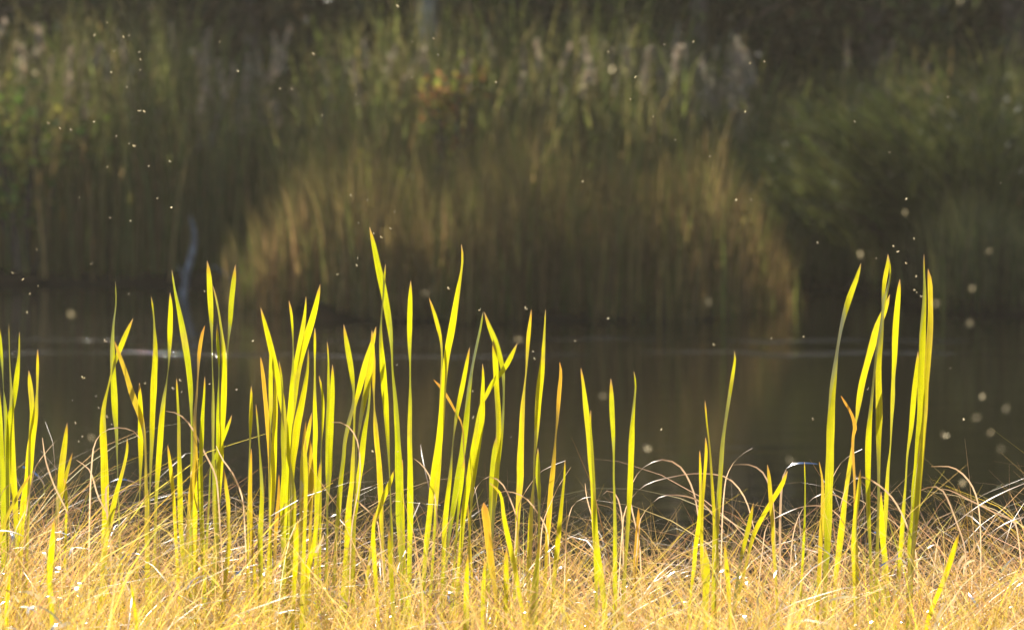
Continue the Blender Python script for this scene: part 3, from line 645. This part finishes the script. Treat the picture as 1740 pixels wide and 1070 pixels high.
# ---------------------------------------------------------------- far bank: tussock sedge, tall reeds, plumes
def far_field(name, N, xr, depth, Lf, w, cols, tips, label, cat, bendr=(.1, .6), K=7, extra=None, mat=M_far, back=None):
    x = rng.uniform(*xr, N); u = rng.uniform(*depth, N)
    if name == 'tussock_sedge':
        x = -2.4 + 4.75 * rng.beta(1.5, 1.5, N); u = u + np.clip(np.abs(x) - 1.3, 0, 1) * 1.2
    if name == 'tussock_sedge': y = 26.05 + .15 * np.sin(x * 3.3) + .1 * np.sin(x * 7.1) + u + .5 * np.abs(x / 2) ** 3
    else: y = (shore(x) if back is None else np.maximum(shore(x), back)) + u
    L = Lf(x, u) * np.exp(rng.normal(size=N) * .13)
    ci = rng.integers(0, len(cols), N)
    base = np.array(cols)[ci] * np.exp(rng.normal(size=(N, 1)) * .38)
    tip = np.array(tips)[rng.integers(0, len(tips), N)] * np.exp(rng.normal(size=(N, 1)) * .38)
    az = rng.uniform(0, 2 * np.pi, N)
    parts = [ribbons(*stems(x, y, np.maximum(ground_z(x, y), -.05), L, rng.uniform(0, .16, N), rng.uniform(*bendr, N), az,
                            rng.uniform(w[0], w[1], N), base, K=K, power=2.5, tiptint=tip))]
    if extra: parts += extra
    v, f, t, uu = join(*parts)
    return tag(mesh_np(name, v, f, mat, tint=t, uv=uu), label, cat, kind='stuff')

mound = lambda x, u: 1.14 * np.clip(1 - (np.abs(x + .02) / 2.6) ** 4.5, .4, 1) * rng.choice([.7, .9, 1., 1., 1.12], len(x)) * (.9 + .09 * np.sin(x * 4.1 + 1) + .06 * np.sin(x * 9.7) + .05 * np.sin(x * 17)) * (.82 + .22 * np.clip(u, 0, 1)) 
far_field('tussock_sedge', 7500, (-2.1, 2.0), (-.12, 2.3), mound, (.006, .016),
          [(.44, .27, .11), (.50, .35, .12), (.28, .17, .07), (.26, .28, .06)], [(.15, .14, .03), (.14, .10, .035), (.16, .15, .035)],  # root tints lifted against self-shadow, tip tints lowered against the sunlight
          'brown and olive mound of sedge growing out of the far water', 'sedge', bendr=(.05, .7))

def reed_h(x, u):
    px = 870 + x / 32 * FPX
    return np.interp(px, [-300, 0, 120, 300, 420, 700, 900, 1280, 1400, 1740, 2100], [2.0, 1.9, 2.15, 2.15, 1.68, 1.72, 1.66, 1.62, 1.4, 1.4, 1.6])
# plumes and cattail heads
def plumes(n, xr, ur, zr, col, L0=.22):
    x = rng.uniform(*xr, n); u = rng.uniform(*ur, n); y = shore(x) * 0 + 31.6 + u
    z = rng.uniform(*zr, n)
    out = []
    for i in range(n):
        m = 46; L = L0 * random.uniform(.7, 1.4); lean = random.uniform(-.25, .35); ly = random.uniform(-.2, .2)
        s = rng.uniform(0, 1, m)
        bx = x[i] + lean * L * s ** 1.5; by_ = y[i] + ly * L * s; bz = z[i] + L * s
        a = rng.uniform(0, 2 * np.pi, m); wdt = .035 * (1 - s) + .008
        cx = np.stack([bx + np.cos(a) * wdt * .6, by_ + np.sin(a) * wdt * .6, bz], -1)
        out.append(leaves(cx, rng.uniform(.06, .11, m), vary(col, m, .15), aspect=4, updown=-1.4))
        # its own culm
        P = np.stack([np.linspace(x[i] - .1 * lean, x[i], 5), np.full(5, y[i]), np.linspace(0, z[i] + L * .3, 5)], -1)[None]
        out.append(ribbons(P, np.full((1, 5), .006), np.tile(np.array([1., 0, 0]), (1, 5, 1)), np.tile(np.array([.30, .25, .13]), (1, 5, 1))))
    return out
px = lambda p, Y=32.0: (p - 870) / FPX * Y
ex = plumes(80, (px(1070), px(1290)), (.0, 1.6), (1.1, 1.95), (.56, .46, .33), .30)
ex += plumes(95, (px(340), px(1060)), (.0, 1.8), (1.1, 1.95), (.56, .45, .31), .28)
ex += plumes(34, (px(-100), px(340)), (.2, 1.8), (1.2, 2.1), (.6, .48, .33), .28)
ex += plumes(10, (px(1300), px(1740)), (.4, 1.8), (1.2, 2.1), (.36, .29, .2))
far_field('reeds', 9500, (-7.5, 7.5), (.15, 3.4), lambda x, u: reed_h(x, u) * (.72 + .3 * np.clip(u / 2, 0, 1)), (.014, .032),
          [(.26, .28, .07), (.36, .30, .09), (.40, .26, .10), (.18, .21, .06)], [(.19, .20, .05), (.28, .23, .10), (.17, .22, .04)],  # shaded lower stems brightened in the base tint, sunlit tops darkened in the tips
          'blurred tall reeds with pale feathery plumes along the far shore', 'reeds', bendr=(.05, .8), extra=ex, back=30.9)
# right side low straw coloured reeds by the water, x > 1600
far_field('straw_reeds', 2600, (1.9, 6.5), (.0, 1.1), lambda x, u: .6 + .2 * np.sin(x * 4), (.006, .012),
          [(.28, .22, .09), (.2, .17, .07), (.2, .22, .06)], [(.24, .22, .07)], 'low straw coloured reeds standing in the water at the far right', 'reeds', bendr=(.1, .5))

# ---------------------------------------------------------------- bushes of the far bank
def bush(name, label, cx, Y, zc, rx, rz, n, size, cols, nb=14, updown=0.3, seed=1, aspect=3.0, fronds=0):
    r = np.random.default_rng(seed)
    base = np.array([cx, Y, float(ground_z(cx, Y))])
    root = empty(name, base); tag(root, label, 'bush')
    tips = []
    tv = []
    for i in range(nb):
        a = r.uniform(0, 2 * np.pi); q = r.uniform(.3, 1)
        e = np.array([rx * q * np.cos(a), rx * .8 * q * np.sin(a), (zc - base[2]) + rz * r.uniform(-.1, .95) * math.sqrt(max(.05, 1 - q * q * .7))])
        t = np.linspace(0, 1, 7)[:, None]
        P = np.array([r.normal() * .05, r.normal() * .05, 0]) * (1 - t) + e * t + np.array([0, 0, 1]) * (t * (1 - t)) * .5
        tv.append(tube(P, np.linspace(.022, .004, 7), 6))
        tips.append(P)
    v, f, t_, u = join(*tv)
    mesh_np('branches', v, f, M_bark, parent=root, tint=t_, uv=u)
    C = []
    per = n // nb
    for P in tips:
        s = r.uniform(.25, 1, per); k = np.clip((s * 6).astype(int), 0, 5); fr = s * 6 - k
        c = P[k] * (1 - fr)[:, None] + P[k + 1] * fr[:, None]
        C.append(c + r.normal(size=(per, 3)) * np.array([.16, .16, .13]) * rx * .8 * (.4 + s[:, None]))
    C = np.concatenate(C); C[:, 2] = np.clip(C[:, 2], .02, None)
    cc = np.array(cols)[r.integers(0, len(cols), len(C))] * np.exp(r.normal(size=(len(C), 1)) * .25)
    v, f, t_, u = leaves(C, r.uniform(size * .6, size * 1.3, len(C)), cc, aspect=aspect, updown=updown)
    if fronds:      # long drooping shoots set with narrow leaves
        k = r.integers(0, len(C), fronds); c = C[k]
        aa = np.arctan2(c[:, 1], c[:, 0] - .3 * rx) + r.normal(size=fronds) * .5
        fr = ribbons(*stems(c[:, 0], c[:, 1], c[:, 2], r.uniform(.25, .65, fronds), r.uniform(.3, .9, fronds), r.uniform(.8, 1.9, fronds), aa,
                            r.uniform(.007, .015, fronds), cc[k] * 1.1, K=7, power=1.4))
        fr[0][:, 2] = np.maximum(fr[0][:, 2], .0)
        v, f, t_, u = join((v, f, t_, u), fr)
    mesh_np('foliage', v, f, M_foliage, parent=root, tint=t_, uv=u)
    return root
bush('willow_bush', 'rounded green willow bush over the water at the right', px(1600, 29.2), 29.2, .85, 1.4, 1.0, 2600, .08,
     [(.13, .15, .035), (.17, .17, .04), (.09, .11, .03)], nb=34, seed=3, aspect=6, fronds=5200)
bush('willow_bush', 'lower dark green bush left of the rounded willow bush', px(1400, 31), 31.2, .6, .8, .6, 3500, .08,
     [(.13, .17, .05), (.17, .19, .05)], nb=14, seed=4, aspect=5, fronds=1200)
bush('leafy_bush', 'broad leaved bush with yellow green leaves at the left edge', px(40, 31.8), 31.6, 1.35, .9, .7, 520, .11,
     [(.16, .25, .04), (.22, .28, .05), (.36, .33, .06)], nb=14, seed=5, aspect=1.7)
bush('leafy_bush', 'small bush turning yellow among the far reeds below the tree trunk', px(765, 30.9), 30.9, 1.72, .3, .5, 420, .09,
     [(.30, .32, .05), (.46, .38, .07), (.48, .22, .08)], nb=9, seed=6, aspect=1.8)
bush('leafy_bush', 'small yellow leaved plant just behind the sedge mound', px(655, 28.4), 28.6, 1.0, .5, .3, 420, .075,
     [(.5, .5, .06), (.7, .58, .08)], nb=8, seed=8, aspect=1.8)

# ---------------------------------------------------------------- dead branches at the far shore
def limb(name, label, pts, rad, group=None, twigs=()):
    p0 = np.array(pts[0])
    root = empty(name, p0); tag(root, label, 'branch', group)
    C = catmull(np.hstack([np.array(pts) - p0, np.array(rad)[:, None]]), 24)
    v, f, t, u = tube(C[:, :3], C[:, 3], 10, .06)
    mesh_np('stem', v, f, M_deadwood, parent=root, tint=t, uv=u)
    for tw in twigs:
        C = catmull(np.hstack([np.array(tw) - p0, np.linspace(.012, .004, len(tw))[:, None]]), 12)
        v, f, t, u = tube(C[:, :3], C[:, 3], 6, .05)
        mesh_np('twig', v, f, M_deadwood, parent=root, tint=t, uv=u)
Yb = 29.4
limb('dead_branch', 'bare whitish branch standing upright out of the water at the left',
     [at(312, 530, Yb), at(313, 500, Yb), at(318, 465, Yb), at(328, 425, Yb), at(331, 400, Yb), at(323, 366, Yb)],
     [.032, .030, .028, .024, .018, .006], twigs=[[at(316, 478, Yb), at(308, 462, Yb), at(303, 452, Yb)]])
Yb = 28.6
limb('dead_branch', 'low bent pale branch lying half in the water beside the sedge mound',
     [at(362, 452, Yb), at(378, 462, Yb), at(396, 480, Yb), at(404, 505, Yb), at(412, 535, Yb)],
     [.007, .011, .016, .019, .022], twigs=[[at(398, 485, Yb), at(408, 470, Yb), at(412, 462, Yb)]])

# ---------------------------------------------------------------- woods behind
def tree(label, x, Y, h, tr, crown_r, z0, n, cols, seed, bark=None, lean=0.0, size=.16):
    r = np.random.default_rng(seed)
    zg = float(ground_z(x, Y))
    root = empty('tree', (x, Y, zg)); tag(root, label, 'tree', 'trees on the far bank')
    t = np.linspace(0, 1, 12)
    tp = np.stack([lean * t * h + .10 * np.sin(t * 4 + seed), .08 * np.sin(t * 5 + 2 * seed), t * h * .93 - .1], -1)
    tv = [tube(tp, tr * (1 - .82 * t) * (1 + .25 * np.exp(-t * 18)), 12, .05)]
    C = []
    nb = 16
    for i in range(nb):
        s = r.uniform(z0 / h, .92); k = int(s * 11); b = tp[k]
        a = r.uniform(0, 2 * np.pi); q = crown_r * (1 - .55 * max(0, (s - .5) * 2)) * r.uniform(.65, 1.05)
        e = b + np.array([np.cos(a) * q, np.sin(a) * q, r.uniform(.1, .5) * q])
        tt = np.linspace(0, 1, 6)[:, None]
        P = b * (1 - tt) + e * tt + np.array([0, 0, .25 * q]) * (tt * (1 - tt))
        tv.append(tube(P, np.linspace(tr * .28, .012, 6), 6))
        for j in range(5):
            c = P[min(5, 2 + j)] + r.normal(size=3) * .22 * q
            m = n // (nb * 5)
            C.append(c + r.normal(size=(m, 3)) * np.array([.30, .30, .20]) * crown_r * .55)
    v, f, t_, u = join(*tv)
    mesh_np('trunk', v, f, bark or M_bark, parent=root, tint=t_, uv=u)
    C = np.concatenate(C)
    cc = np.array(cols)[r.integers(0, len(cols), len(C))] * np.exp(r.normal(size=(len(C), 1)) * .2)
    v, f, t_, u = leaves(C, r.uniform(size * .6, size * 1.3, len(C)), cc, aspect=1.8, updown=.3)
    mesh_np('crown', v, f, M_foliage, parent=root, tint=t_, uv=u)
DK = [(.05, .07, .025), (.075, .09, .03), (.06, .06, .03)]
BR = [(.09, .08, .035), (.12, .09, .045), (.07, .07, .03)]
TREES = [
 ('dark tree beyond the left edge of the far reeds', -6.6, 35.6, 7.4, .15, 1.9, 1.2, DK),
 ('dark tree behind the tall reeds at the left', px(150, 36.5), 36.6, 7.8, .15, 1.7, 2.0, DK),
 ('dark tree left of the pale trunk', px(430, 35.8), 35.8, 7.6, .13, 1.8, 1.9, BR),
 ('tree with the pale grey trunk behind the plumed reeds', px(738, 34.6), 34.6, 8.0, .125, 1.7, 2.9, BR),
 ('dark tree right of the pale trunk', px(930, 36.4), 36.4, 7.8, .14, 1.9, 1.4, DK),
 ('dark tree above the pale plumes', px(1180, 35.4), 35.4, 7.5, .14, 1.8, 1.5, DK),
 ('dark tree behind the rounded willow bush', px(1480, 35.8), 35.8, 7.9, .15, 2.0, 1.2, DK),
 ('dark tree at the upper right corner', px(1730, 35.0), 35.0, 7.7, .15, 1.9, 1.0, BR),
 ('dark tree beyond the right edge of the far bank', 7.4, 35.8, 7.8, .16, 2.1, 1.0, DK),
]
for i, (lb, x, Y, h, tr, cr, z0, cols) in enumerate(TREES):
    tree(lb, x, Y + .8, h + 1.3, tr, cr, z0, 2700 if x < 2 else 3200, cols, 20 + i, bark=M_palebark if 'pale grey' in lb else None)  # unseen tops raised and crowns thinned to shade the far bank in dapples
# dense thicket under and behind the trees
N = 52000
x = rng.uniform(-11, 11, N); y = rng.uniform(36.5, 41.0, N)
z = rng.uniform(0, 1, N) ** .9 * (3.6 + .8 * np.sin(x * 1.3) + .5 * np.sin(x * 3.1 + y)) + ground_z(x, y)
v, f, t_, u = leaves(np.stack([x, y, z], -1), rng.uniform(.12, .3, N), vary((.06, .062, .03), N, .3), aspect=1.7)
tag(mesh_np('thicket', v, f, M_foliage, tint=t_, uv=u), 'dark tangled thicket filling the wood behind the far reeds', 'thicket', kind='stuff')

# ---------------------------------------------------------------- gnats in the air
def wing_material():
    m, n, l = new_mat('gnat_wing')
    t = n.new('ShaderNodeBsdfTranslucent'); t.inputs[0].default_value = (.80, .68, .42, 1)
    g = n.new('ShaderNodeBsdfGlossy'); g.inputs['Roughness'].default_value = .35; g.inputs[0].default_value = (1, .9, .65, 1)
    d = n.new('ShaderNodeBsdfDiffuse'); d.inputs[0].default_value = (.62, .52, .30, 1)
    a = n.new('ShaderNodeMixShader'); a.inputs[0].default_value = .45; l.new(t.outputs[0], a.inputs[1]); l.new(d.outputs[0], a.inputs[2])
    b = n.new('ShaderNodeMixShader'); b.inputs[0].default_value = .2; l.new(a.outputs[0], b.inputs[1]); l.new(g.outputs[0], b.inputs[2])
    o = n.new('ShaderNodeOutputMaterial'); l.new(b.outputs[0], o.inputs[0])
    return m
M_wing = wing_material()
M_gbody = rough_mat('gnat_body', (.30, .24, .14), (.55, .45, .28), 900.0)
def gnat_mesh():
    # body: tapered spindle along x, 3 mm; head; two pairs of wings raised
    s = np.linspace(0, 1, 9); P = np.stack([(s - .5) * .0036, 0 * s, .0002 * np.sin(s * 3)], -1)
    rad = .00045 * np.array([.3, .9, .75, 1.15, 1.2, .9, .7, .45, .1])
    V1, F1, _, _ = tube(P[:, [0, 1, 2]] + np.array([0, 1e-6, 0]), rad, 8)
    V = [V1]; F = [F1]; mi = [0] * len(F1); n = len(V1)
    for sy in (1, -1):
        for lw, ax in ((.0036, .25), (.0026, .75)):
            a = np.array([-.0002, sy * .0003, .0004])
            d = np.array([math.sin(ax) * 1.0, sy * .75, .75]); d /= np.linalg.norm(d)
            e = np.cross(d, [0, sy * .4, 1.0]); e /= np.linalg.norm(e)
            rows = []
            for t, wv in ((0, .05), (.25, .55), (.55, 1), (.85, .8), (1, .25)):
                c = a + d * lw * t
                rows.append([c - e * .0007 * wv, c + e * .0007 * wv])
            rows = np.array(rows).reshape(-1, 3)
            V.append(rows)
            for k in range(4):
                F.append(np.array([[n + 2*k, n + 2*k + 1, n + 2*k + 3, n + 2*k + 2]])); mi.append(1)
            n += len(rows)
    return np.concatenate(V), np.concatenate(F), mi
gV, gF, gM = gnat_mesh()
proto = None
SMALL = [(178,581),(141,643),(164,674),(123,681),(168,694),(129,720),(140,743),(134,751),(159,769),(181,710),(190,722),(306,648),(295,662),(308,667),
 (248,652),(428,580),(348,496),(401,663),(355,653),(22,465),(37,476),(65,487),(50,500),(45,532),(218,500),(156,449),(83,211),(103,220),(120,222),
 (198,233),(220,245),(230,250),(182,285),(253,284),(290,276),(135,337),(186,371),(222,376),(290,354),(373,73),(403,122),(475,152),(496,153),
 (548,198),(534,94),(677,13),(737,67),(700,72),(745,95),(700,133),(843,142),(605,162),(608,178),(160,62),(182,40),(210,65),(218,62),(235,90),
 (238,103),(237,120),(195,88),(190,125),(235,190),(246,192),(215,150),(595,333),(625,341),(670,361),(610,380),(608,440),(607,453),(575,467),
 (648,405),(664,390),(636,398),(658,504),(762,492),(675,621),(676,768),(632,768),(815,528),(804,666),(804,711),(869,743),(893,526),(905,598),(909,611),
 (976,580),(1032,542),(1124,731),(1128,77),(1110,200),(1177,73),(1273,109),(1300,106),(1034,90),(1079,133),(1072,170),(1266,192),(1148,239),
 (1205,267),(1276,340),(1250,341),(1453,208),(1511,260),(1390,414),(1701,312),(1539,340),(1554,407),(1518,420),(1524,429),(1540,449),
 (1556,471),(1552,494),(1557,498),(1565,505),(1489,440),(1213,587),(1310,576),(1364,573),(1382,713),(1614,626),(1637,714),(1475,662),(1500,577),
 (989,310),(1611,166),(160,208),(62,425),(268,338)]
BIG = [(1592,519),(1646,553),(1677,430),(1669,677),(1711,698),(1656,712),(1604,742),(1681,738),(1699,765),(1635,825),(1636,870),(1632,6),(1652,494),
 (724,501),(1038,122),(122,539),(884,580),(1022,675),(1097,765),(1341,785),(1539,365),(1462,437),(1205,517),(62,128),(158,748)]
def put_gnat(p, s, label, group):
    global proto
    if proto is None:
        o = mesh_np('gnat', gV, gF, [M_gbody, M_wing], midx=gM); proto = o
    else:
        o = proto.copy(); COL.objects.link(o)
    o.location = p; o.rotation_euler = (random.uniform(-.6, .6), random.uniform(-.7, .7), random.uniform(-.9, .9)); o.scale = (s, s, s)
    tag(o, label, 'gnat', group)
for (gx_, gy_) in SMALL:
    Yq = random.uniform(5.0, 7.0)
    put_gnat(at(gx_, gy_, Yq), random.uniform(.7, 1.35), 'tiny pale gnat hovering sharp as a speck in the sunlit air', 'small sharp gnats in the air over the pond')
for (gx_, gy_) in BIG:
    Yq = random.uniform(2.9, 3.3)
    put_gnat(at(gx_, gy_, Yq), random.uniform(1.1, 1.5), 'gnat flying close to the camera blurred to a soft pale disc', 'blurred gnats flying close by')

# ---------------------------------------------------------------- haze volume added to lift the darks, emulating lens veil
hz_m, hn, hl = new_mat('veil_haze')
pv = hn.new('ShaderNodeVolumePrincipled'); pv.inputs['Color'].default_value = (.97, .86, .68, 1)
pv.inputs['Density'].default_value = .00065; pv.inputs['Anisotropy'].default_value = .45
ho = hn.new('ShaderNodeOutputMaterial'); hl.new(pv.outputs[0], ho.inputs['Volume'])
xs, ys, zs = (-320, 320), (-270, 420), (-1.8, 11.5)
hv = np.array([[a, b, c] for a in xs for b in ys for c in zs], float)
hf = np.array([[0, 1, 3, 2], [4, 6, 7, 5], [0, 4, 5, 1], [2, 3, 7, 6], [0, 2, 6, 4], [1, 5, 7, 3]])
HAZE = tag(mesh_np('haze', hv, hf, hz_m, smooth=False), 'thin haze volume added over the pond to lift the darks', 'haze', kind='stuff')

# ---------------------------------------------------------------- light
SUN_EL, SUN_AZ = 34.0, -12.0          # azimuth from +Y towards +X (negative = from the left)
w = bpy.data.worlds.new("World"); scene.world = w; w.use_nodes = True
nt = w.node_tree; bg = nt.nodes['Background']
sky = nt.nodes.new('ShaderNodeTexSky'); sky.sky_type = 'NISHITA'; sky.sun_disc = False
sky.sun_elevation = R(SUN_EL); sky.sun_rotation = R(SUN_AZ)
nt.links.new(sky.outputs[0], bg.inputs[0]); bg.inputs[1].default_value = .08
sd = bpy.data.lights.new("sun", 'SUN'); sd.energy = 5.0; sd.angle = R(.53); sd.color = (1, .93, .80)
so = bpy.data.objects.new("sun", sd); COL.objects.link(so)
d = Vector((math.sin(R(SUN_AZ)) * math.cos(R(SUN_EL)), math.cos(R(SUN_AZ)) * math.cos(R(SUN_EL)), math.sin(R(SUN_EL))))
so.rotation_euler = d.to_track_quat('Z', 'Y').to_euler(); so.location = (0, 20, 15)

vs = scene.view_settings
vs.view_transform = 'Standard'; vs.look = 'None'; vs.exposure = .88; vs.gamma = 1; vs.use_curve_mapping = False
scene.cycles.max_bounces = 8; scene.cycles.transmission_bounces = 4; scene.cycles.diffuse_bounces = 4; scene.cycles.glossy_bounces = 4
scene.cycles.use_denoising = True
